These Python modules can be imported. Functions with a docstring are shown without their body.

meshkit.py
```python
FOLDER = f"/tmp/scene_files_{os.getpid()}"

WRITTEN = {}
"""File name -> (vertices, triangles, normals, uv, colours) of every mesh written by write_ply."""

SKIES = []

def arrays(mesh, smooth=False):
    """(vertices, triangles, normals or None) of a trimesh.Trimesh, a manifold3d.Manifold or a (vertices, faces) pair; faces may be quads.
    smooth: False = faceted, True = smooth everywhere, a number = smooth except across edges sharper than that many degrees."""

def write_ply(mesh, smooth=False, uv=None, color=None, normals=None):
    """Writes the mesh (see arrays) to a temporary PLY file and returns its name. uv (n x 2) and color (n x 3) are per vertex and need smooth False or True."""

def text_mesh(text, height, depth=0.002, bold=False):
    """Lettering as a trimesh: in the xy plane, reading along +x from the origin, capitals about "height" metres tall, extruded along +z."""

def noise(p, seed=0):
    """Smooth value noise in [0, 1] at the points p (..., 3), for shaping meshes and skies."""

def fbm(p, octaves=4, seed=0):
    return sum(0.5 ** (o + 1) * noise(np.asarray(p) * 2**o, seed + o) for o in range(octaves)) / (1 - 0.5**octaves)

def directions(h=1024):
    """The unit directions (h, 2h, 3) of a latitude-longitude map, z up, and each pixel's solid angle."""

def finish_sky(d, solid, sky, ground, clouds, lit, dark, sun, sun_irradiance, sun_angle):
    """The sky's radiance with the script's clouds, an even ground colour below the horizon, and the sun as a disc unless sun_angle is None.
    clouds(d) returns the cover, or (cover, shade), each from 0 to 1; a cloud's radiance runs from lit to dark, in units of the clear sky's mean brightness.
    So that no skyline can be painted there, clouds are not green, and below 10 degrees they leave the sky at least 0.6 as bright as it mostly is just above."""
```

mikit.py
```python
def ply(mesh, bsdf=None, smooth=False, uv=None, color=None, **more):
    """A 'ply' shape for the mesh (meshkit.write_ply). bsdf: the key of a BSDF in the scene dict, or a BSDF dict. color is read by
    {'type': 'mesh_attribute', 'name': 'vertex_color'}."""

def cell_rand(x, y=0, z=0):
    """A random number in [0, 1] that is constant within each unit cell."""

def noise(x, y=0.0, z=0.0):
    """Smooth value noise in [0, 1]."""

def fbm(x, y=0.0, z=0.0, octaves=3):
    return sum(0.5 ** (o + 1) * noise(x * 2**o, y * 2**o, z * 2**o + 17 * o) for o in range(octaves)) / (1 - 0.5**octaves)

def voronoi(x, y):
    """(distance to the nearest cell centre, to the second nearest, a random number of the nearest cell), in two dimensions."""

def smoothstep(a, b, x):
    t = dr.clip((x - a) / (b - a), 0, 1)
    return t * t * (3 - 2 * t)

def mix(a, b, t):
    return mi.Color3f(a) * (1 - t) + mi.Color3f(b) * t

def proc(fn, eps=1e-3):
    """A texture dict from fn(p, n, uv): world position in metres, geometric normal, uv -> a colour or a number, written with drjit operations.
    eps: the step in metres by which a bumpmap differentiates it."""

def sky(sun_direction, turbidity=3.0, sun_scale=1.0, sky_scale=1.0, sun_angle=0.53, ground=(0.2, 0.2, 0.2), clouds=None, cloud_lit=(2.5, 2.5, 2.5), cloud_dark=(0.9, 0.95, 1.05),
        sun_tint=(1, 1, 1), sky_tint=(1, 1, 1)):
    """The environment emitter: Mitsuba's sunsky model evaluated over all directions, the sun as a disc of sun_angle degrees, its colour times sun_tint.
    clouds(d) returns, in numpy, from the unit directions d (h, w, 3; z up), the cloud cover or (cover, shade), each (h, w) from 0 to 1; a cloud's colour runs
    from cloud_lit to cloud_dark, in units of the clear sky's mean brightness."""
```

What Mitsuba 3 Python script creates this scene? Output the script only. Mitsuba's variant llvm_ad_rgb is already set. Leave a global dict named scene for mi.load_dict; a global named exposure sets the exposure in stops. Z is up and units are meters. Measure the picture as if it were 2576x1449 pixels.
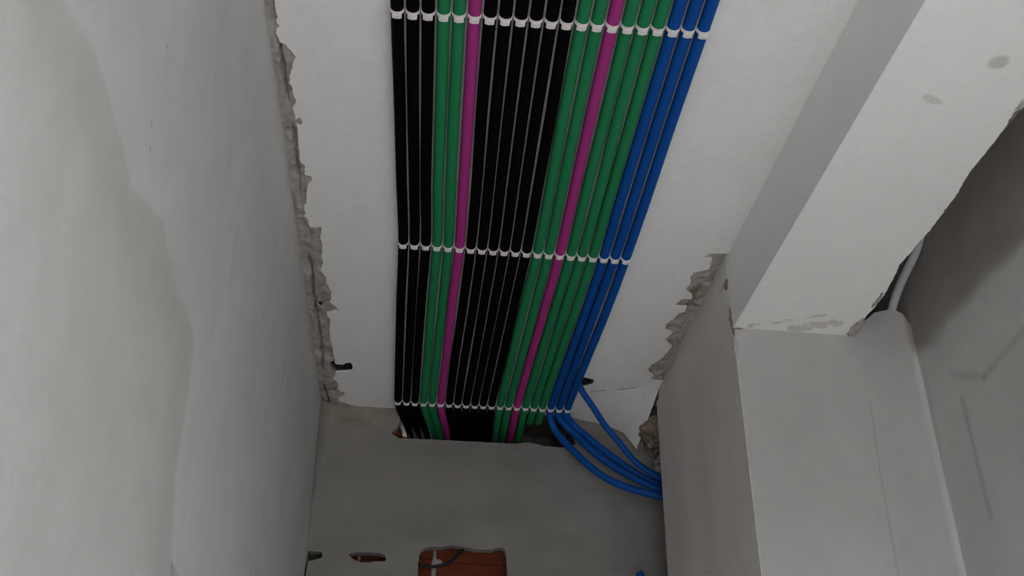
import math, random
import numpy as np, trimesh, drjit as dr, mitsuba as mi
import meshkit, mikit
from shapely import affinity
from shapely.geometry import Polygon, box as sbox
from scipy.interpolate import Akima1DInterpolator, CubicSpline, PchipInterpolator
from manifold3d import Manifold, Mesh as MMesh

T = mi.ScalarTransform4f
scene, labels = {}, {}
rng = np.random.default_rng(7)

# ------------------------------------------------------------------ camera, sky, exposure
EYE = np.array([0.0, 0.0, 1.5])
FWD, UP = np.array([0.076275, 0.845232, 0.528927]), np.array([-0.067745, -0.524854, 0.848492])
scene['camera'] = {'type': 'perspective', 'fov': 54.4219, 'fov_axis': 'x', 'near_clip': 0.01, 'far_clip': 100.0,
                   'to_world': T().look_at(origin=EYE.tolist(), target=(EYE + FWD).tolist(), up=UP.tolist())}
scene['sky'] = mikit.sky([0.3, -0.5, 0.8], turbidity=4.0, sun_scale=0.0, ground=(0.20, 0.19, 0.18),
                         clouds=lambda d: np.ones(d.shape[:2]), cloud_lit=(0.945, 1.03, 1.095), cloud_dark=(0.9, 0.95, 1.05))
exposure = 5.88

# ------------------------------------------------------------------ measures (metres)
Z = 2.75            # underside of the plastered ceiling
XL, XR = -0.310, 1.05   # faces of the side walls
XB = 0.645          # left face of the downstand beam and the pier
YP, YPB = 1.815, 2.515  # front and rear of the pier
YW = 2.712          # face of the back wall
ZS = 2.573          # soffit of the beam

# ------------------------------------------------------------------ materials
def sm(a, b, x): return mikit.smoothstep(a, b, x)

def seg(u, v, a, b):
    """distance from (u, v) to the segment a-b"""
    du, dv = b[0] - a[0], b[1] - a[1]
    t = dr.clip(((u - a[0]) * du + (v - a[1]) * dv) / (du * du + dv * dv), 0, 1)
    return dr.sqrt(dr.square(u - a[0] - t * du) + dr.square(v - a[1] - t * dv))

def white_fn(p, n, uv):
    c = mikit.mix((0.77, 0.765, 0.75), (0.85, 0.845, 0.835), mikit.fbm(p.x * 7, p.y * 7, p.z * 7))
    return c * (0.97 + 0.05 * mikit.noise(p.x * 160, p.y * 160, p.z * 160))

def soffit_fn(p, n, uv):
    c = mikit.mix((0.78, 0.785, 0.77), (0.84, 0.845, 0.83), mikit.fbm(p.x * 6, p.y * 6, p.z * 6))
    c = c * (0.97 + 0.05 * mikit.noise(p.x * 160, p.y * 160, p.z * 160))
    under = sm(-0.9, -0.95, n.z)
    w = 0.012 * (mikit.noise(p.x * 90, p.y * 90) - 0.5)
    a = sm(0.018, 0.009, dr.sqrt(dr.square((p.x - 0.805) * 0.9) + dr.square(p.y - 0.995)) + 0.4 * w)
    b = sm(0.019, 0.010, dr.sqrt(dr.square((p.x - 0.745) * 0.8) + dr.square((p.y - 1.084 - 0.3 * (p.x - 0.745)) * 1.9)) + 0.4 * w)
    # mortar smeared over the end of the soffit
    e = sm(0.012, 0.003, seg(p.x, p.y, (0.682, 1.797), (0.73, 1.782)) + w) + 0.8 * sm(0.008, 0.002, seg(p.x, p.y, (0.73, 1.783), (0.815, 1.738)) + w)
    e = e + sm(0.022, 0.010, seg(p.x, p.y, (0.775, 1.800), (0.825, 1.778)) + w) + sm(0.014, 0.008, seg(p.x, p.y, (0.845, 1.765), (0.86, 1.77)) + w)
    g = dr.clip(0.6 * e * sm(0.25, 0.6, mikit.fbm(p.x * 45, p.y * 45)), 0, 0.55)
    c = mikit.mix(c, (0.36, 0.36, 0.33), under * dr.clip(0.55 * a + 0.36 * b, 0, 0.9))
    return mikit.mix(c, (0.46, 0.42, 0.36), under * g)

SKIM = [(0.5226, 2.0649), (0.6055, 2.0903), (0.7004, 2.0808), (0.7971, 2.0798), (0.9008, 2.1161), (0.9673, 2.0928), (1.067, 2.0941), (1.1281, 2.0892), (1.1353, 2.0216), (1.1471, 1.9243), (1.1992, 1.8408), (1.2545, 1.7672)]

def cement(p, k=1.0):
    c = mikit.mix((0.475, 0.468, 0.456), (0.575, 0.573, 0.566), mikit.fbm(p.x * 4 + 3, p.y * 4, p.z * 3))
    return c * (0.93 + 0.10 * mikit.fbm(p.x * 30, p.y * 30, p.z * 18)) * k

def left_fn(p, n, uv):
    """grey cement skim with the lapped edge of a second, paler coat"""
    w = 0.03 * (mikit.fbm(p.y * 14, p.z * 14) - 0.5)
    edge = mi.Float(SKIM[0][0])
    y, z = p.y, p.z
    # the lap runs as a line y(z'): distance along the polyline, side by the nearest height in the running coordinate s = y - 0.35 z
    d, side = mi.Float(9), mi.Float(0)
    for a, b in zip(SKIM[:-1], SKIM[1:]):
        s = seg(y, z, a, b)
        cr = (b[0] - a[0]) * (z - a[1]) - (b[1] - a[1]) * (y - a[0])
        side = dr.select(s < d, dr.select(cr > 0, 1.0, -1.0), side)
        d = dr.minimum(d, s)
    sd = d * side + w
    pale = sm(-0.004, 0.012, sd)
    near = dr.exp(-dr.square((sd + 0.035) / 0.045))
    c = cement(p, 1.06) * (1 + 0.09 * pale - 0.08 * near * (1 - pale))
    c = c * mikit.mix((1, 1.02, 0.985), (1.0, 1.0, 1.01), pale)
    t = 0.004 * mikit.noise(p.y * 25, p.z * 25)
    for a, b, wd, k in (((1.2107, 2.1814), (1.1879, 1.9958), 0.006, 0.06), ((1.8994, 2.5456), (1.8555, 2.0062), 0.007, 0.09), ((1.2615, 2.2732), (1.2522, 2.3661), 0.012, 0.05)):
        c = c * (1 - k * sm(wd, 0, seg(y, z, a, b) - t))
    c = c * (1 - 0.5 * sm(0.010, 0.003, seg(y, z, (2.7138, 2.7734), (2.7138, 2.7786))))
    for a in ((0.7886, 2.2629), (0.7981, 2.1659), (0.8109, 2.143)):
        c = c * (1 - 0.25 * sm(0.0045, 0.002, dr.sqrt(dr.square(y - a[0]) + dr.square(z - a[1]))))
    return c

def grey_fn(p, n, uv):
    """grey cement render of the pier, the back wall and the right wall, with trowel marks"""
    c = cement(p) * (0.95 + 0.09 * mikit.noise(p.x * 9 + p.y * 9, p.z * 1.6, 5))
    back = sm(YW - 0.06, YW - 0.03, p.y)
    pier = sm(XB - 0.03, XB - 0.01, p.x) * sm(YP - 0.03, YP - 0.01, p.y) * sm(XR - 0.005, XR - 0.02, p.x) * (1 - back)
    flank = pier * sm(-0.5, -0.9, n.x)      # the pier's left face has a pinkish coat, with missing light painted in as paleness
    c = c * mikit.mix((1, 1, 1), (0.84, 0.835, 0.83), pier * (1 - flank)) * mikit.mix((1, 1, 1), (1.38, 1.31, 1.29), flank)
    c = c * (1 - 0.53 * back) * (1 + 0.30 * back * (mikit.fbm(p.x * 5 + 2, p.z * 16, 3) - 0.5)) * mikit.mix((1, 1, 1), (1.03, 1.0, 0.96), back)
    rough = sm(2.705, 2.735, p.z + 0.05 * (mikit.fbm(p.x * 16, p.z * 16) - 0.5) + 0.03 * sm(0.0, -0.2, p.x)) * back
    c = mikit.mix(c, mikit.mix((0.20, 0.17, 0.14), (0.34, 0.31, 0.26), mikit.fbm(p.x * 40, p.z * 60)), 0.8 * rough)
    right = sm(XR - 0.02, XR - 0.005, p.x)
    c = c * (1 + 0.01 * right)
    # the beam's shade painted into the wall colour: darker brown above soffit level
    bare = right * sm(-0.028, 0.028, p.z - ZS + 0.03 + 0.07 * (mikit.fbm(p.y * 9, p.z * 9, 2) - 0.5))  # mask of the painted shade, with a ragged lower edge
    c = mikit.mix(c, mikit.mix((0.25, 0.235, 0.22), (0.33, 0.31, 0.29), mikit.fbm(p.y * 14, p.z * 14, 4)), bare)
    t = 0.004 * mikit.noise(p.y * 30, p.z * 30)
    for a, b, wd, k in (((1.689, 2.372), (1.690, 2.13), 0.010, 0.16), ((1.70, 2.43), (1.60, 2.375), 0.012, 0.12), ((1.60, 2.375), (1.45, 2.3925), 0.012, 0.14), ((1.80, 2.5), (1.835, 2.06), 0.014, 0.10)):
        c = c * (1 - right * k * sm(wd, 0, seg(p.y, p.z, a, b) - t))
    front = sm(YP + 0.01, YP, p.y) * (1 - right)
    for a, b in (((0.923, 2.42), (0.915, 2.25)), ((0.915, 2.25), (0.913, 2.0))):
        c = c * (1 - front * 0.16 * sm(0.0022, 0.0006, seg(p.x, p.z, a, b) - 0.1 * t))
    return c

def mortar_fn(p, n, uv):
    c = mikit.mix((0.30, 0.275, 0.24), (0.47, 0.455, 0.43), mikit.fbm(p.x * 22, p.y * 22, p.z * 22))
    d = sm(0.60, 0.74, mikit.fbm(p.x * 34 + 9, p.y * 34, p.z * 34))
    c = c * (0.82 + 0.36 * mikit.noise(p.x * 150, p.y * 110, p.z * 150))
    return mikit.mix(c, (0.20, 0.155, 0.11), 0.75 * d)

def rubble_fn(p, n, uv):
    c = mikit.mix((0.15, 0.11, 0.08), (0.34, 0.29, 0.22), mikit.fbm(p.x * 40, p.y * 40, p.z * 40))
    return mikit.mix(c, (0.38, 0.35, 0.22), 0.6 * sm(0.62, 0.75, mikit.fbm(p.x * 28, p.y * 28 + 5, p.z * 28)))

def brick_fn(p, n, uv):
    c = mikit.mix((0.105, 0.028, 0.016), (0.175, 0.05, 0.026), mikit.fbm(p.x * 18, p.y * 18, p.z * 40))
    return c * (0.85 + 0.25 * mikit.noise(p.x * 120, p.y * 120, p.z * 220))

def floor_fn(p, n, uv):
    return mikit.mix((0.58, 0.53, 0.505), (0.66, 0.605, 0.58), mikit.fbm(p.x * 3, p.y * 3))

def bump_fn(p, n, uv):
    return 0.0022 * mikit.fbm(p.x * 14, p.y * 14, p.z * 8) + 0.00035 * mikit.noise(p.x * 220, p.y * 220, p.z * 220)

def fine_fn(p, n, uv):
    return 0.0006 * mikit.fbm(p.x * 12, p.y * 12, p.z * 12) + 0.00015 * mikit.noise(p.x * 260, p.y * 260, p.z * 260)

def coarse_fn(p, n, uv):
    return 0.006 * mikit.fbm(p.x * 60, p.y * 60, p.z * 60)

def matte(key, fn, bump=None):
    b = {'type': 'diffuse', 'reflectance': mikit.proc(fn)}
    if bump is not None:
        b = {'type': 'bumpmap', 'arbitrary': mikit.proc(bump, eps=2e-3), 'scale': 1.0, 'bsdf': b}
    scene[key] = {'type': 'twosided', 'bsdf': b}

matte('mat_white', white_fn, fine_fn)
matte('mat_soffit', soffit_fn, fine_fn)
matte('mat_left', left_fn, bump_fn)
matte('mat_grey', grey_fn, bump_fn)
matte('mat_mortar', mortar_fn, coarse_fn)
matte('mat_rubble', rubble_fn, coarse_fn)
matte('mat_brick', brick_fn)
matte('mat_floor', floor_fn)

def plastic(key, rgb, rough=0.45, spec=0.35):
    scene[key] = {'type': 'twosided', 'bsdf': {'type': 'principled', 'base_color': {'type': 'rgb', 'value': list(rgb)}, 'roughness': rough, 'specular': spec}}

plastic('mat_black', (0.0025, 0.0020, 0.0023), 0.5, 0.05)
plastic('mat_green', (0.016, 0.205, 0.078), 0.55, 0.2)
plastic('mat_magenta', (0.38, 0.034, 0.215), 0.55, 0.2)
plastic('mat_blue', (0.0025, 0.068, 0.31), 0.5, 0.18)
plastic('mat_clip', (0.72, 0.68, 0.68), 0.4, 0.4)
plastic('mat_pipe', (0.42, 0.42, 0.44), 0.5, 0.3)
plastic('mat_cable', (0.012, 0.013, 0.02), 0.5, 0.3)

# ------------------------------------------------------------------ helpers
def tag(key, label=None, cat=None, group=None, kind=None):
    labels[key] = {a: b for a, b in (('label', label), ('category', cat), ('group', group), ('kind', kind)) if b}

def put(key, mesh, bsdf, smooth=False, **more):
    assert key not in scene, key
    scene[key] = mikit.ply(mesh, bsdf, smooth, **more)

def extrude(poly, axis, a, b):
    """extrude a polygon given in the two other axes (in x, y, z order) from a to b along axis"""
    m = trimesh.util.concatenate([trimesh.creation.extrude_polygon(g, b - a, engine='earcut') for g in getattr(poly, 'geoms', [poly]) if g.area > 1e-9])
    v = m.vertices.copy()
    v[:, 2] += a
    order = {'z': (0, 1, 2), 'y': (0, 2, 1), 'x': (2, 0, 1)}[axis]
    f = m.faces[:, ::-1] if axis == 'y' else m.faces
    m = trimesh.Trimesh(v[:, order], f, process=False)
    return m

def bx(x0, x1, y0, y1, z0, z1):
    return trimesh.creation.box(bounds=[[x0, y0, z0], [x1, y1, z1]])

def man(m):
    m = trimesh.Trimesh(m.vertices, m.faces, process=True)
    return Manifold(MMesh(np.asarray(m.vertices, np.float32), np.asarray(m.faces, np.uint32)))

def jag(pts, step=0.006, amp=0.0025, seed=0):
    """a polyline, subdivided and roughened"""
    out = []
    for (a, b) in zip(pts[:-1], pts[1:]):
        a, b = np.array(a), np.array(b)
        n = max(1, int(np.linalg.norm(b - a) / step))
        nn = np.array([-(b - a)[1], (b - a)[0]]) / max(np.linalg.norm(b - a), 1e-9)
        for i in range(n):
            q = a + (b - a) * i / n
            k = meshkit.fbm(np.array([[q[0] * 140, q[1] * 140, seed * 7.7]]), 3, seed)[0] - 0.5
            out.append(tuple(q + nn * k * 2 * amp))
    out.append(tuple(pts[-1]))
    return out

def lump(c, r, seed, amp=0.35, freq=3.0, sub=4):
    m = trimesh.creation.icosphere(subdivisions=sub)
    v = m.vertices
    k = 1 + amp * (meshkit.fbm(v * freq + seed * 13.1, 4, seed) - 0.5) * 2
    return trimesh.Trimesh(np.array(c) + v * k[:, None] * np.array(r), m.faces, process=False)

def grid(x, y, zf):
    """a displaced sheet facing down, over the arrays x and y"""
    X, Y = np.meshgrid(x, y, indexing='ij')
    v = np.stack([X, Y, zf(X, Y)], -1).reshape(-1, 3)
    i = np.arange(X.size).reshape(X.shape)
    f = np.vstack([np.stack([i[:-1, :-1], i[:-1, 1:], i[1:, 1:]], -1).reshape(-1, 3), np.stack([i[:-1, :-1], i[1:, 1:], i[1:, :-1]], -1).reshape(-1, 3)])
    return trimesh.Trimesh(v, f, process=False)

def tube(path, r, seg=12, ring=None, amp=0.0, cap=True, spline=CubicSpline):
    """a tube along the points; with ring, its radius swells and shrinks every half ring, as on a corrugated conduit"""
    path = np.asarray(path, float)
    d = np.linalg.norm(np.diff(path, axis=0), axis=1)
    s = np.concatenate([[0], np.cumsum(d)])
    cs = spline(s, path) if len(path) > 2 else (lambda t: path[0] + (path[1] - path[0]) * (np.asarray(t) / s[-1])[:, None])
    n = int(s[-1] / (ring / 2 if ring else 0.004)) + 2
    t = np.linspace(0, s[-1], n)
    P = cs(t)
    tg = np.gradient(P, axis=0)
    tg /= np.linalg.norm(tg, axis=1, keepdims=True)
    a = np.zeros_like(tg)
    q = np.cross(tg[0], [0, 0, 1.0] if abs(tg[0][2]) < 0.9 else [0, 1.0, 0])
    for m in range(n):
        q = q - tg[m] * (q @ tg[m]); q = q / math.sqrt(q @ q)
        a[m] = q
    b = np.cross(a, tg)
    rad = r + (amp * np.where(np.arange(n) % 2, 1, -1) if ring else 0) * np.ones(n)
    th = np.arange(seg) * 2 * np.pi / seg
    v = (P[:, None] + rad[:, None, None] * (np.cos(th)[None, :, None] * a[:, None] + np.sin(th)[None, :, None] * b[:, None])).reshape(-1, 3)
    i = np.arange(n * seg).reshape(n, seg)
    j = np.roll(i, -1, 1)
    f = np.vstack([np.stack([i[:-1], j[:-1], j[1:]], -1).reshape(-1, 3), np.stack([i[:-1], j[1:], i[1:]], -1).reshape(-1, 3)])
    if cap:
        v = np.vstack([v, P[:1], P[-1:]])
        k0, k1 = n * seg, n * seg + 1
        f = np.vstack([f, [[j[0, q], i[0, q], k0] for q in range(seg)], [[i[-1, q], j[-1, q], k1] for q in range(seg)]])
    return trimesh.Trimesh(v, f, process=False)

# ------------------------------------------------------------------ the setting
put('floor', bx(-9, 9, -10, 9, -0.1, 0), 'mat_floor'); tag('floor', 'bare concrete floor of the passage', 'floor', kind='structure')

CEIL_LEFT = [(-0.29, 0.2), (-0.285, 0.5), (-0.2934, 0.8), (-0.2934, 1.1643), (-0.2923, 1.1985), (-0.2925, 1.2206), (-0.2969, 1.2391), (-0.2926, 1.2569), (-0.2803, 1.2695), (-0.2686, 1.2918), (-0.2772, 1.3122), (-0.2851, 1.348), (-0.2828, 1.3785), (-0.2774, 1.3989), (-0.2847, 1.4266), (-0.2818, 1.4539), (-0.2809, 1.4878), (-0.2827, 1.529), (-0.2842, 1.578), (-0.2754, 1.5957), (-0.2797, 1.6218), (-0.2641, 1.6264), (-0.2745, 1.6606), (-0.2801, 1.6815), (-0.28, 1.702), (-0.2884, 1.7381), (-0.2881, 1.7668), (-0.2807, 1.8058), (-0.2531, 1.8023), (-0.2607, 1.8429), (-0.2603, 1.8933), (-0.2609, 1.9341), (-0.269, 1.9772), (-0.258, 2.0105), (-0.2577, 2.037), (-0.2473, 2.0718), (-0.2546, 2.1193), (-0.2323, 2.1587), (-0.2654, 2.1748), (-0.2579, 2.2177), (-0.2615, 2.2489), (-0.2653, 2.2807), (-0.2615, 2.3448), (-0.2576, 2.4349), (-0.2596, 2.5189), (-0.2682, 2.5374), (-0.2545, 2.5757), (-0.2605, 2.6073), (-0.2366, 2.6301), (-0.2613, 2.6734), (-0.2561, 2.6862), (-0.2223, 2.7089), (-0.1934, 2.7159), (-0.135, 2.7162), (-0.0881, 2.7097)]
CEIL_BACK = [(-0.0881, 2.7097), (0.15, 2.706), (0.4251, 2.695), (0.4126, 2.534), (0.450, 2.531), (0.458, 2.521), (0.470, 2.514), (0.484, 2.511), (0.497, 2.507), (0.503, 2.513), (0.5213, 2.507), (0.530, 2.503), (0.537, 2.495), (0.55, 2.489), (0.562, 2.487), (0.578, 2.478), (0.589, 2.479), (0.595, 2.478), (0.6091, 2.460), (0.6099, 2.4011)]
CEIL_RIGHT = [(0.6099, 2.4011), (0.5861, 2.3683), (0.5933, 2.3368), (0.6114, 2.3021), (0.6225, 2.2315), (0.5963, 2.2005), (0.6076, 2.1611), (0.5864, 2.1494), (0.5809, 2.1176), (0.5925, 2.0901), (0.6006, 2.0616), (0.6126, 2.0542), (0.6118, 2.0313), (0.5875, 2.0325), (0.5805, 2.0202), (0.5922, 1.9962), (0.6153, 1.9914), (0.6088, 1.9738), (0.5876, 1.9548), (0.5911, 1.9347), (0.594, 1.9237), (0.5852, 1.8969), (0.5896, 1.8775), (0.6203, 1.8601), (0.6164, 1.8191), (0.5895, 1.8176), (0.6064, 1.7961), (0.6406, 1.7917), (0.652, 1.778), (0.652, 0.2)]
SLOT = [(-0.2733, 2.4487), (-0.2654, 2.4406), (-0.2561, 2.4488), (-0.238, 2.451), (-0.2267, 2.4378), (-0.2159, 2.4363), (-0.2111, 2.4521), (-0.2145, 2.486), (-0.2366, 2.4939), (-0.2586, 2.4993), (-0.2684, 2.4789)]
MOON = [(0.4138, 2.5023), (0.4149, 2.452), (0.4264, 2.4406), (0.4524, 2.4494), (0.453, 2.4793), (0.4407, 2.4936)]
TRI = [(-0.2867, 2.1254), (-0.2712, 2.1234), (-0.2793, 2.1455)]
slot, moon, tri = Polygon(SLOT), Polygon(MOON).buffer(0.003).union(sbox(0.400, 2.437, 0.43, 2.48)), Polygon(TRI)

# concrete slab above, with the three chased holes
slab = man(bx(-2.4, 3.2, -2.6, 3.55, 2.766, 2.98))
for q, dep in ((slot, 0.05), (moon, 0.04), (tri, 0.05)):
    slab -= man(extrude(q.buffer(0.004).union(affinity.translate(q, 0, 0.03)).buffer(0.001), 'z', 2.70, 2.766 + dep))
slab -= man(bx(0.300, 0.442, YW + 0.012, 3.25, 2.74, 2.92))
for v_ in ((-0.40, -0.10, 2.36, 2.64), (0.33, 0.60, 2.38, 2.62)):    # hollow clay blocks of the slab, open where they were chased
    slab -= man(bx(*v_, 2.774, 2.90))
put('ceiling', slab, 'mat_mortar'); tag('ceiling', 'white plastered ceiling over a concrete slab, its plaster edges broken off', 'ceiling', kind='structure')
sheet = Polygon(jag(CEIL_LEFT, 0.004, 0.0055, 1) + CEIL_BACK[1:-1] + jag(CEIL_RIGHT, 0.004, 0.0030, 2)).buffer(0)
sheet = sheet.difference(slot).difference(moon)
put('ceiling__plaster', extrude(sheet, 'z', Z, Z + 0.006), 'mat_white')
put('ceiling__plaster_001', bx(-2.4, 3.2, -2.6, 0.21, Z, Z + 0.012), 'mat_white')
put('ceiling__plaster_002', bx(-0.5, 3.2, 2.96, 3.55, Z, Z + 0.012), 'mat_white')

# rough mortar between plaster and left wall, with a crack along the wall
def strip_left(X, Y):
    q = np.stack([X * 40, Y * 26, 0 * X], -1)
    h = Z + 0.0065 - 0.014 * (meshkit.fbm(q, 4, 3) - 0.35)
    ck = meshkit.noise(np.stack([0 * X + 2.5, Y * 9, 0 * X], -1), 5)
    xc = XL + 0.012 + 0.012 * meshkit.fbm(np.stack([0 * X, Y * 8, 0 * X + 4], -1), 3, 8)
    groove = np.exp(-((X - xc) / 0.0026) ** 2) * np.clip((ck - 0.36) * 6, 0, 1) * 0.014
    h = np.maximum(h, Z - 0.01 + 0.018 * np.clip((X - XL) / 0.075, 0, 1))
    return np.minimum(h + groove, 2.7659)
ys = np.concatenate([np.linspace(0.2, 1.1, 60), np.linspace(1.1, 2.74, 620)[1:]])
g = grid(np.linspace(XL - 0.006, -0.17, 72), ys, strip_left)
c = g.triangles_center
from shapely import contains_xy
keep = ~(contains_xy(slot.buffer(0.001), c[:, 0], c[:, 1]) | contains_xy(tri, c[:, 0], c[:, 1]))
put('ceiling__mortar_edge', trimesh.Trimesh(g.vertices, g.faces[keep], process=False), 'mat_mortar', True); tag('ceiling__mortar_edge', 'bare grey mortar along the left wall')
def strip_right(X, Y):
    q = np.stack([X * 45, Y * 40, 0 * X + 7], -1)
    h = Z + 0.009 - 0.016 * (meshkit.fbm(q, 4, 12) - 0.40)
    return np.clip(h, Z - 0.01 + 0.018 * np.clip((XB - X) / 0.06, 0, 1), 2.7659)
put('ceiling__mortar_edge_001', grid(np.linspace(0.565, XB + 0.012, 60), np.linspace(1.76, 2.52, 320), strip_right), 'mat_mortar', True); tag('ceiling__mortar_edge_001', 'scalloped brown mortar along the pier')

# sloping plaster behind the crack, and the plaster flank over the gap beside the pier
def loft(a, b, thick):
    """a slab between two polylines with equally many points, thick upwards"""
    a, b = np.array(a, float), np.array(b, float)
    n, k = len(a), 5
    rows = [a + (b - a) * t for t in np.linspace(0, 1, k)]
    v = np.vstack(rows + [r + np.array(thick) for r in rows])
    f, N = [], n * k
    for r in range(k - 1):
        for i in range(n - 1):
            q = [r * n + i, r * n + i + 1, (r + 1) * n + i + 1, (r + 1) * n + i]
            f += [q[::-1], [x + N for x in q]]
    rim = [i for i in range(n)] + [r * n + n - 1 for r in range(1, k)] + [(k - 1) * n + i for i in range(n - 2, -1, -1)] + [r * n for r in range(k - 2, 0, -1)]
    for p, q in zip(rim, rim[1:] + rim[:1]):
        f.append([p, q, q + N, p + N])
    m = trimesh.Trimesh(v, np.vstack([[x[0], x[1], x[2]] for x in f] + [[x[0], x[2], x[3]] for x in f]), process=True)
    m.fix_normals()
    return m
put('ceiling__plaster_003', loft([(0.41, 2.535, 2.7515), (0.46, 2.530, 2.7515), (0.50, 2.516, 2.7515), (0.54, 2.503, 2.7515), (0.575, 2.490, 2.7515), (0.606, 2.463, 2.7515)],
    [(0.428, 2.708, 2.752), (0.455, 2.706, 2.745), (0.505, 2.704, 2.737), (0.552, 2.702, 2.723), (0.585, 2.700, 2.709), (0.598, 2.70, 2.692)], (0, 0.01, 0.02)), 'mat_white', 40)
put('ceiling__plaster_004', loft([(0.606, 2.43, 2.752), (0.606, 2.47, 2.752), (0.602, 2.56, 2.733), (0.598, 2.64, 2.711), (0.597, 2.70, 2.694)],
    [(0.646, 2.43, 2.752), (0.645, 2.48, 2.751), (0.643, 2.53, 2.735), (0.633, 2.63, 2.692), (0.622, 2.70, 2.658)], (0.004, 0.0, 0.02)), 'mat_white', 40)

put('added_header', bx(-2.4, 3.2, -0.75, -0.55, 2.20, 2.7655), 'mat_white'); tag('added_header', 'added white header behind the viewer, cutting sky light on the left wall', 'wall', kind='structure')  # unseen header, added to dim the sky light high on the left wall
# left wall: box with a rounded top of fillet towards the back wall
wl = man(bx(XL - 0.15, XL, -0.50, 2.96, 0, 2.7655))
notch = trimesh.convex.convex_hull(np.array([[XL + 0.03, 1.1992, 1.8408], [XL + -0.001, 1.1992, 1.8408], [XL + 0.03, 1.2086, 1.8252], [XL + -0.012, 1.2086, 1.8252], [XL + 0.03, 1.2576, 1.839], [XL + -0.012, 1.2576, 1.839], [XL + 0.03, 1.226, 1.8062], [XL + -0.012, 1.226, 1.8062], [XL + 0.03, 1.3163, 1.8297], [XL + -0.012, 1.3163, 1.8297]]))
notch.vertices -= np.outer((2.75 - notch.vertices[:, 2]) * 0.0, [1, 0, 0])
wl -= man(notch)
wl = meshkit.arrays(wl)
wl = trimesh.Trimesh(wl[0] + np.outer((2.75 - wl[0][:, 2]) * 0.024, [1, 0, 0]), wl[1], process=False)      # the wall leans in a little towards its foot
put('wall_left', wl, 'mat_left'); tag('wall_left', 'grey skimmed wall rising along the left side of the conduits', 'wall', kind='structure')
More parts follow.
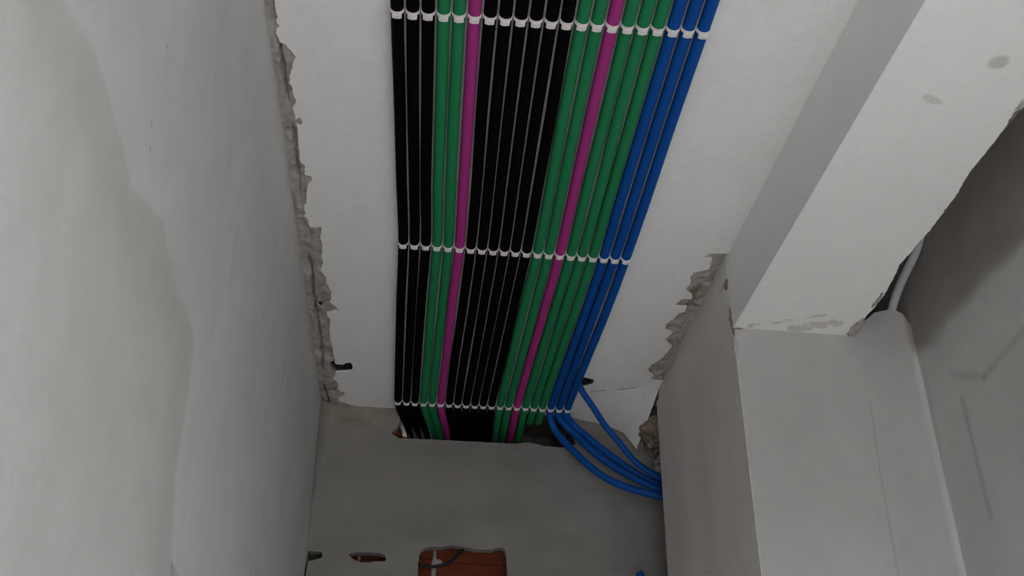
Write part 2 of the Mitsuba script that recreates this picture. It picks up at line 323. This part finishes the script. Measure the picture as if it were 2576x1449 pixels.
# coved corner, wide at the top and dying out lower down
zz = np.linspace(2.30, 2.752, 40)
rr = 0.004 + 0.05 * np.clip((zz - 2.34) / 0.35, 0, 1) ** 1.2
v, f = [], []
for z_, r_ in zip(zz, rr):
    for a in np.linspace(0, np.pi / 2, 9):
        v.append((XL + (2.75 - z_) * 0.024 + r_ - r_ * np.cos(a) - 0.0004, YW - r_ + r_ * np.sin(a) + 0.0004, z_))
for i in range(len(zz) - 1):
    for j in range(8):
        k = i * 9 + j
        f += [[k, k + 1, k + 10], [k, k + 10, k + 9]]
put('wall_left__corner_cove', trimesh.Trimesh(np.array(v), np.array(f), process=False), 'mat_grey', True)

# back wall: 30 mm of render over the masonry, with the hole for the conduits, two slots and the chase showing hollow bricks
HOLE = [(-0.0846, 2.77), (-0.0779, 2.7095), (-0.0833, 2.6889), (-0.1004, 2.6702), (-0.0774, 2.6567), (-0.0232, 2.6574), (0.0347, 2.6584), (0.151, 2.6592), (0.2564, 2.6593), (0.3034, 2.6659), (0.3505, 2.6574), (0.4214, 2.6553), (0.4417, 2.6679), (0.4389, 2.716), (0.4348, 2.77)]
CHASE = [(0.0036, 2.12), (0.0051, 2.2692), (0.0036, 2.293), (0.0058, 2.3237), (0.016, 2.3353), (0.0309, 2.3404), (0.0658, 2.3432), (0.0918, 2.349), (0.1183, 2.3458), (0.1625, 2.3401), (0.201, 2.3409), (0.2174, 2.3473), (0.2318, 2.348), (0.2396, 2.3416), (0.2444, 2.3241), (0.2477, 2.2706), (0.249, 2.12)]
SLOT2 = [(-0.1874, 2.3101), (-0.1729, 2.3152), (-0.1408, 2.3178), (-0.1084, 2.3172), (-0.0886, 2.3126), (-0.0834, 2.302), (-0.0872, 2.2953), (-0.1171, 2.2938), (-0.1275, 2.2901), (-0.1543, 2.2899), (-0.1767, 2.2997)]
SLOT3 = [(-0.3052, 2.3549), (-0.299, 2.331), (-0.2948, 2.3137), (-0.2584, 2.3132), (-0.2556, 2.2981), (-0.2719, 2.292), (-0.2923, 2.2856), (-0.2948, 2.2459), (-0.297, 2.12), (-0.31, 2.12)]
hole = Polygon(jag(HOLE, 0.005, 0.0016, 5)).buffer(0)
chase, slot2, slot3 = (Polygon(jag(q, 0.004, 0.0012, i)).buffer(0) for i, q in ((6, CHASE), (7, SLOT2), (9, SLOT3)))
render = sbox(-0.5, 0.0, 1.3, 2.7655).difference(hole).difference(chase).difference(slot2).difference(slot3)
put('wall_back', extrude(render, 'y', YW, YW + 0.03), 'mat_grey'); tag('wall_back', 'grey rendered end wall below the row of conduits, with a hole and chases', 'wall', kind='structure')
core = man(bx(-0.5, 1.3, YW + 0.03, 2.95, 0, 2.7655)) + man(bx(0.02, 0.60, 2.94, 3.30, 2.5, 2.7655))
core -= man(extrude(Polygon([(-0.105, 2.657), (-0.0232, 2.6574), (0.43, 2.657), (0.445, 2.67), (0.44, 2.80), (-0.085, 2.80)]), 'y', YW, 2.90))
core -= man(bx(0.05, 0.438, YW, 3.25, 2.66, 2.80))
core -= man(extrude(Polygon([(-0.095, 2.657), (-0.02, 2.6574), (0.0, 2.80), (-0.08, 2.80)]), 'y', YW, 3.2))
core -= man(bx(-0.06, 0.30, YW, YW + 0.11, 2.0, 2.36)); core -= man(bx(-0.20, -0.075, YW, YW + 0.11, 2.27, 2.33))
core -= man(bx(-0.31, -0.25, YW, YW + 0.12, 2.0, 2.36))
put('wall_back__masonry', core, 'mat_rubble')

# hollow clay bricks: outer face with shallow lengthwise flutes
def hollow_brick(x0, x1, z0, z1, y0=YW + 0.026, dep=0.045):
    prof, n = [], 5
    h = (z1 - z0) / n
    for k in range(n):
        a = z0 + k * h
        prof += [(y0 + 0.003, a), (y0, a + 0.0025), (y0, a + h - 0.0025), (y0 + 0.003, a + h - 0.0001)]
    prof += [(y0 + dep, z1), (y0 + dep, z0)]
    return extrude(Polygon(prof), 'x', x0, x1)
bn = 0
for x0, x1, z0, z1 in ((-0.055, 0.0425, 2.20, 2.355), (0.0525, 0.285, 2.155, 2.355), (-0.055, 0.0425, 2.05, 2.185), (0.0525, 0.285, 2.05, 2.145), (-0.196, -0.165, 2.272, 2.328), (-0.155, -0.08, 2.272, 2.328)):
    key = 'wall_back__hollow_brick' + (f'_{bn:03d}' if bn else ''); bn += 1
    put(key, hollow_brick(x0, x1, z0, z1, YW + (0.052 if x0 > -0.1 else 0.055), 0.04), 'mat_brick')
put('wall_back__mortar_joint', lump((0.048, YW + 0.062, 2.30), (0.0085, 0.016, 0.06), 3, 0.3, 4), 'mat_mortar', True)
put('wall_back__mortar_joint_001', lump((-0.160, YW + 0.066, 2.30), (0.006, 0.012, 0.03), 5, 0.3, 4), 'mat_mortar', True)
put('wall_back__mortar_joint_002', lump((0.060, YW + 0.054, 2.314), (0.012, 0.003, 0.012), 8, 0.4, 4), 'mat_mortar', True)
put('wall_back__hollow_brick_006', lump((-0.093, YW + 0.07, 2.688), (0.025, 0.04, 0.035), 11, 0.3, 3), 'mat_brick', True)

# right wall and pier
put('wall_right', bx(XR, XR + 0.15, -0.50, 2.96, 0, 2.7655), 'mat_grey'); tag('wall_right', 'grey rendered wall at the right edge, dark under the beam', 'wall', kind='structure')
PT = [(XB, 0), (XR + 0.01, 0), (XR + 0.01, 2.600), (1.0473, 2.6150), (1.0375, 2.6380), (1.0159, 2.649), (0.9724, 2.6364), (0.9349, 2.6041), (0.915, 2.59), (0.908, 2.6), (0.905, 2.7655), (XB, 2.7655)]
pier = man(extrude(Polygon(PT), 'y', YP, YPB))
edge_bevel = trimesh.creation.box(bounds=[[-0.0015, -0.0015, 0], [0.0015, 0.0015, 2.57]])
edge_bevel.apply_transform(trimesh.transformations.rotation_matrix(math.pi / 4, [0, 0, 1])); edge_bevel.apply_translation([XB, YP, 0])
pier -= man(edge_bevel)
for i, (c_, r_) in enumerate((((XB, YP + 0.004, 2.60), (0.007, 0.009, 0.045)), ((XB, YP + 0.010, 2.692), (0.006, 0.02, 0.014)), ((XB, YP + 0.03, 2.70), (0.005, 0.03, 0.007)), ((XB, YP, 2.53), (0.006, 0.006, 0.03)), ((XB, YP + 0.02, 2.56), (0.005, 0.008, 0.03)), ((XB, YPB - 0.01, 2.745), (0.006, 0.03, 0.02)))):
    pier -= man(lump(c_, r_, 20 + i, 0.5, 3.0, 4))
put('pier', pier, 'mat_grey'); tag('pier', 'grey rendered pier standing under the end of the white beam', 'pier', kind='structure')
for i, (c_, r_) in enumerate((((XB + 0.004, YP + 0.007, 2.60), (0.006, 0.008, 0.042)), ((XB + 0.003, YP + 0.012, 2.692), (0.0045, 0.018, 0.012)), ((XB + 0.010, YP + 0.001, 2.572), (0.012, 0.003, 0.003)))):
    key = 'pier__exposed_mortar' + (f'_{i:03d}' if i else '')
    put(key, lump(c_, r_, 30 + i, 0.5, 3.5, 4), 'mat_rubble', True)
    tag(key, 'brown mortar showing where the corner is chipped')

# downstand beam with a ragged right edge, short of the right wall
BEAM_EDGE = [(0.9006, YP + 0.004), (0.9, 1.7753), (0.9058, 1.7488), (0.9104, 1.7016), (0.9087, 1.6381), (0.8997, 1.5685), (0.8934, 1.5362), (0.8945, 1.5066), (0.8955, 1.4591), (0.898, 1.4185), (0.8975, 1.392), (0.8958, 1.3084), (0.8872, 1.2502), (0.8884, 1.1687), (0.8885, 1.1267), (0.8843, 1.1129), (0.8838, 1.0953), (0.8893, 1.0772), (0.886, 0.9), (0.89, 0.4), (0.888, -2.6)]
poly = Polygon([(XB, -2.6), (XB, YP + 0.004)] + jag(BEAM_EDGE, 0.006, 0.0028, 15)).buffer(0)
put('beam', extrude(poly, 'z', ZS, 2.7655), 'mat_soffit'); tag('beam', 'white plastered downstand beam running along the ceiling right of the conduits', 'beam', kind='structure')
put('beam__added_fill', bx(0.889, XR, -2.6, 0.96, ZS + 0.01, 2.7655), 'mat_rubble')  # unseen block added to keep daylight out of the gap beside the beam
put('beam__mortar_lump', lump((0.903, 1.665, ZS + 0.012), (0.012, 0.055, 0.012), 41, 0.5, 3.0, 5), 'mat_mortar', True)
put('beam__mortar_lump_002', lump((0.904, 1.785, ZS + 0.006), (0.010, 0.045, 0.012), 43, 0.5, 3.0, 5), 'mat_mortar', True)
put('beam__mortar_lump_001', lump((0.886, 1.085, ZS + 0.011), (0.009, 0.035, 0.012), 42, 0.5, 3.0, 5), 'mat_mortar', True)

# broken masonry over the gap behind the pier
put('wall_back__broken_masonry', lump((0.705, 2.640, 2.690), (0.075, 0.085, 0.07), 51, 0.45, 2.6, 5), 'mat_rubble', True); tag('wall_back__broken_masonry', 'broken brown masonry over the gap')
put('wall_back__mortar_lump', lump((0.715, 2.660, 2.592), (0.055, 0.05, 0.03), 52, 0.4, 2.6, 5), 'mat_mortar', True)

# ------------------------------------------------------------------ conduits and their clips
XROW = {1: [-0.0925 + 0.02508 * i for i in range(21)], 2: [-0.0775 + 0.02470 * i for i in range(21)], 3: [-0.0855 + 0.02446 * i for i in range(21)]}
YROW = {1: lambda i: 1.145 - 0.0007 * i, 2: lambda i: 1.8118, 3: lambda i: 2.6175 - 0.0007 * i}
R0, ZC = 0.0102, Z - 0.0165     # conduit radius and the height of its axis
KIND = 'KKKGGMKKKKKKGGMGGGBBB'
MAT = {'K': 'mat_black', 'G': 'mat_green', 'M': 'mat_magenta', 'B': 'mat_blue'}
COL = {'K': 'black', 'G': 'green', 'M': 'magenta', 'B': 'blue'}
WHICH = ['outermost black conduit on the left edge', 'second black conduit from the left edge', 'third black conduit from the left edge',
         'green conduit beside the three leftmost black ones', 'green conduit left of the left magenta one', 'left magenta conduit',
         'first black conduit right of the left magenta', 'second black conduit right of the left magenta', 'third black conduit right of the left magenta',
         'fourth black conduit right of the left magenta', 'fifth black conduit right of the left magenta', 'sixth black conduit right of the left magenta',
         'green conduit bordering the six black ones', 'green conduit left of the right magenta one', 'right magenta conduit',
         'green conduit right of the right magenta one', 'middle green conduit of the trio before blue', 'green conduit bordering the blue ones',
         'leftmost of the three clipped blue conduits', 'middle of the three clipped blue conduits', 'outermost blue conduit on the right edge']
BLUE = [[(0.3588, 2.675, 2.7310), (0.3846, 2.66, 2.6711), (0.4281, 2.645, 2.6156), (0.4839, 2.63, 2.5562), (0.541, 2.62, 2.5189), (0.5967, 2.61, 2.4961), (0.671, 2.6, 2.478), (0.7483, 2.6, 2.4729), (0.90, 2.60, 2.480), (1.035, 2.60, 2.50)],
        [(0.3850, 2.675, 2.7310), (0.423, 2.662, 2.6880), (0.4752, 2.652, 2.6298), (0.5332, 2.642, 2.5805), (0.5905, 2.633, 2.5446), (0.6796, 2.625, 2.5021), (0.756, 2.622, 2.4893), (0.90, 2.622, 2.497), (1.035, 2.622, 2.515)],
        [(0.4110, 2.672, 2.7310), (0.4443, 2.665, 2.695), (0.5, 2.658, 2.6436), (0.55, 2.653, 2.6028), (0.6083, 2.65, 2.5614), (0.686, 2.65, 2.5288), (0.7643, 2.65, 2.5129), (0.90, 2.65, 2.520), (1.035, 2.65, 2.54)]]

def conduit_path(i):
    x1, x2, x3 = XROW[1][i], XROW[2][i], XROW[3][i]
    y1, y2, y3 = YROW[1](i), YROW[2](i), YROW[3](i)
    w = np.clip(rng.normal(0, 0.0009, 6), -0.0013, 0.0013)
    sag = rng.uniform(0.000, 0.004, 2)
    p = [(x1 - 0.012, 0.3, ZC), (x1 - 0.004 + w[0], 0.75, ZC - sag[0]), (x1, y1, ZC), (x1 + (x2 - x1) * .33 + w[1], y1 + (y2 - y1) * .33, ZC - sag[0]), (x1 + (x2 - x1) * .67 + w[2], y1 + (y2 - y1) * .67, ZC - sag[0]), (x2, y2, ZC),
         (x2 + (x3 - x2) * .3 + w[3], y2 + (y3 - y2) * .3, ZC - sag[1]), (x2 + (x3 - x2) * .7 + w[4], y2 + (y3 - y2) * .7, ZC - sag[1]), (x3, y3, ZC)]
    k = KIND[i]
    if k == 'B':
        q = BLUE[i - 18]
        p += q[1:]
        p.insert(9, (x3 + 0.3 * (q[1][0] - x3) * 0.3, 2.640, ZC - 0.012))
    else:
        up = max(0, i - 15)
        lean = np.interp(i, [0, 3, 6, 11, 12, 14, 17], [0.034, 0.032, 0.024, 0.008, 0.005, 0.003, 0.004])
        dz = 0.0
        p += [(x3 + 0.3 * lean, 2.70, ZC - 0.001 + dz * .5), (x3 + 0.9 * lean, 2.80, ZC - 0.001 + dz), (x3 + 1.2 * lean, 2.885, ZC - 0.001 + dz)]
        if up:
            p = p[:-2] + [(x3 + 0.6 * lean, 2.745, ZC + 0.014 * up), (x3 + 0.9 * lean, 2.80, ZC + 0.045 + 0.02 * up), (x3 + lean, 2.85, ZC + 0.11)]
        if i < 2:
            p += [(x3 + 1.4 * lean, 3.02, ZC - 0.002)]
    return p

for i, k in enumerate(KIND):
    key = 'conduit' + (f'_{i:03d}' if i else '')
    ring, amp = (0.0030, 0.0003) if k == 'B' else (0.0034, 0.00045)
    put(key, tube(conduit_path(i), R0 + 0.0002, 14, ring, amp, spline=PchipInterpolator if k != 'B' else Akima1DInterpolator), MAT[k], True)
    w = WHICH[i]
    w = w.replace('conduit', 'corrugated conduit', 1) if k != 'B' else w.replace('conduits', 'corrugated conduits') if 'conduits' in w else w.replace('conduit', 'corrugated conduit')
    tag(key, w + ' of the ceiling row' if len(w.split()) < 12 else w, 'conduit', f'{COL[k]} conduits clipped to the ceiling')

BL = [(0.409, 2.425, 2.795), (0.4119, 2.445, 2.768), (0.4159, 2.466, 2.744), (0.4525, 2.497, 2.700), (0.4987, 2.53, 2.6495), (0.538, 2.55, 2.614), (0.5776, 2.57, 2.5756), (0.6244, 2.585, 2.5465), (0.6744, 2.6, 2.5305), (0.7542, 2.61, 2.5152), (0.9, 2.61, 2.52), (1.035, 2.61, 2.535)]
put('conduit_021', tube(BL, 0.0088, 14, 0.003, 0.0003), 'mat_blue', True)
tag('conduit_021', 'loose blue conduit hanging from a ceiling hole beside the row and passing behind the pier', 'conduit')
put('conduit_022', tube([(0.5997, 2.65, 2.279), (0.6331, 2.65, 2.2324), (0.6844, 2.65, 2.1874), (0.78, 2.65, 2.14), (1.035, 2.65, 2.08)], 0.0095, 14, 0.003, 0.0003), 'mat_blue', True)
tag('conduit_022', 'cut end of a blue conduit poking out low beside the pier', 'conduit')

def arc_band(r0, r1, a0, a1, y0, y1, n=16, flare=0.0):
    """a band of a ring around the conduit; angle 0 points down"""
    a = np.radians(np.linspace(a0, a1, n))
    ro = r1 + flare * (np.abs(np.sin(a)) ** 3)
    out = [(ro[k] * math.sin(a[k]), -ro[k] * math.cos(a[k])) for k in range(n)]
    inn = [(r0 * math.sin(t), -r0 * math.cos(t)) for t in a[::-1]]
    return extrude(Polygon(out + inn), 'y', y0, y1)

r = R0 + 0.0006
saddle = man(arc_band(r, r + 0.0011, -100, 100, -0.0045, 0.0020, 24))
top = Z - ZC
for s in (-1, 1):
    side = Polygon([(s * (r - 0.0012), 0.006), (s * (r + 0.0009), -0.001), (s * (r + 0.0014), 0.004), (s * 0.0121, 0.0105), (s * 0.0121, top), (s * 0.006, top), (s * 0.006, 0.0118)]).buffer(0)
    saddle += man(extrude(side, 'y', -0.0045, 0.0055))
saddle += man(bx(-0.0121, 0.0121, -0.0045, 0.0075, 0.0118, top))
latch = man(arc_band(r + 0.0004, r + 0.0026, -37, 37, 0.0005, 0.0090, 14)) + man(arc_band(r + 0.0004, r + 0.0016, -40, 40, -0.003, 0.002, 14))
latch -= man(bx(0.0018, 0.0026, 0.007, 0.02, -0.03, -0.0115)); latch -= man(bx(-0.0032, -0.0026, 0.0085, 0.02, -0.03, -0.0115))
d_saddle, d_latch = mikit.ply(saddle, 'mat_clip', 30), mikit.ply(latch, 'mat_clip', 30)
ROWN = {1: 'nearest row', 2: 'middle row', 3: 'farthest row'}
cn = 0
for row in (1, 2, 3):
    for i in range(21):
        key = 'conduit_clip' + (f'_{cn:03d}' if cn else ''); cn += 1
        dx = np.array([XROW[row][i], YROW[row](i), ZC])
        tw = rng.uniform(-2.5, 2.5)
        M = T().translate(dx.tolist()).rotate([0, 0, 1], float(tw))
        scene[key + '__saddle'] = {**d_saddle, 'to_world': M}
        scene[key + '__latch'] = {**d_latch, 'to_world': M}
        tag(key, f'white clip of the {ROWN[row]} on the {WHICH[i]}', 'clip', f'white clips of the {ROWN[row]}')

# ------------------------------------------------------------------ small things
CAB = [(-0.012, 2.735, 2.299), (0.0013, 2.728, 2.295), (0.0286, 2.724, 2.2895), (0.0556, 2.723, 2.2917), (0.0876, 2.724, 2.3037), (0.1089, 2.727, 2.3229), (0.1227, 2.732, 2.3416), (0.1279, 2.735, 2.360)]
put('cable', tube(CAB, 0.0042, 12), 'mat_cable', True); tag('cable', 'black cable looping across the red bricks in the wall chase', 'cable')
put('pipe', tube([(1.010, 1.86, 2.60), (1.017, 1.83, 2.644), (1.025, 1.76, 2.696), (1.037, 1.70, 2.735), (1.039, 1.67, 2.765)], 0.0095, 16), 'mat_pipe', True)
tag('pipe', 'grey pipe lying in the gap between the beam and the right wall', 'pipe')
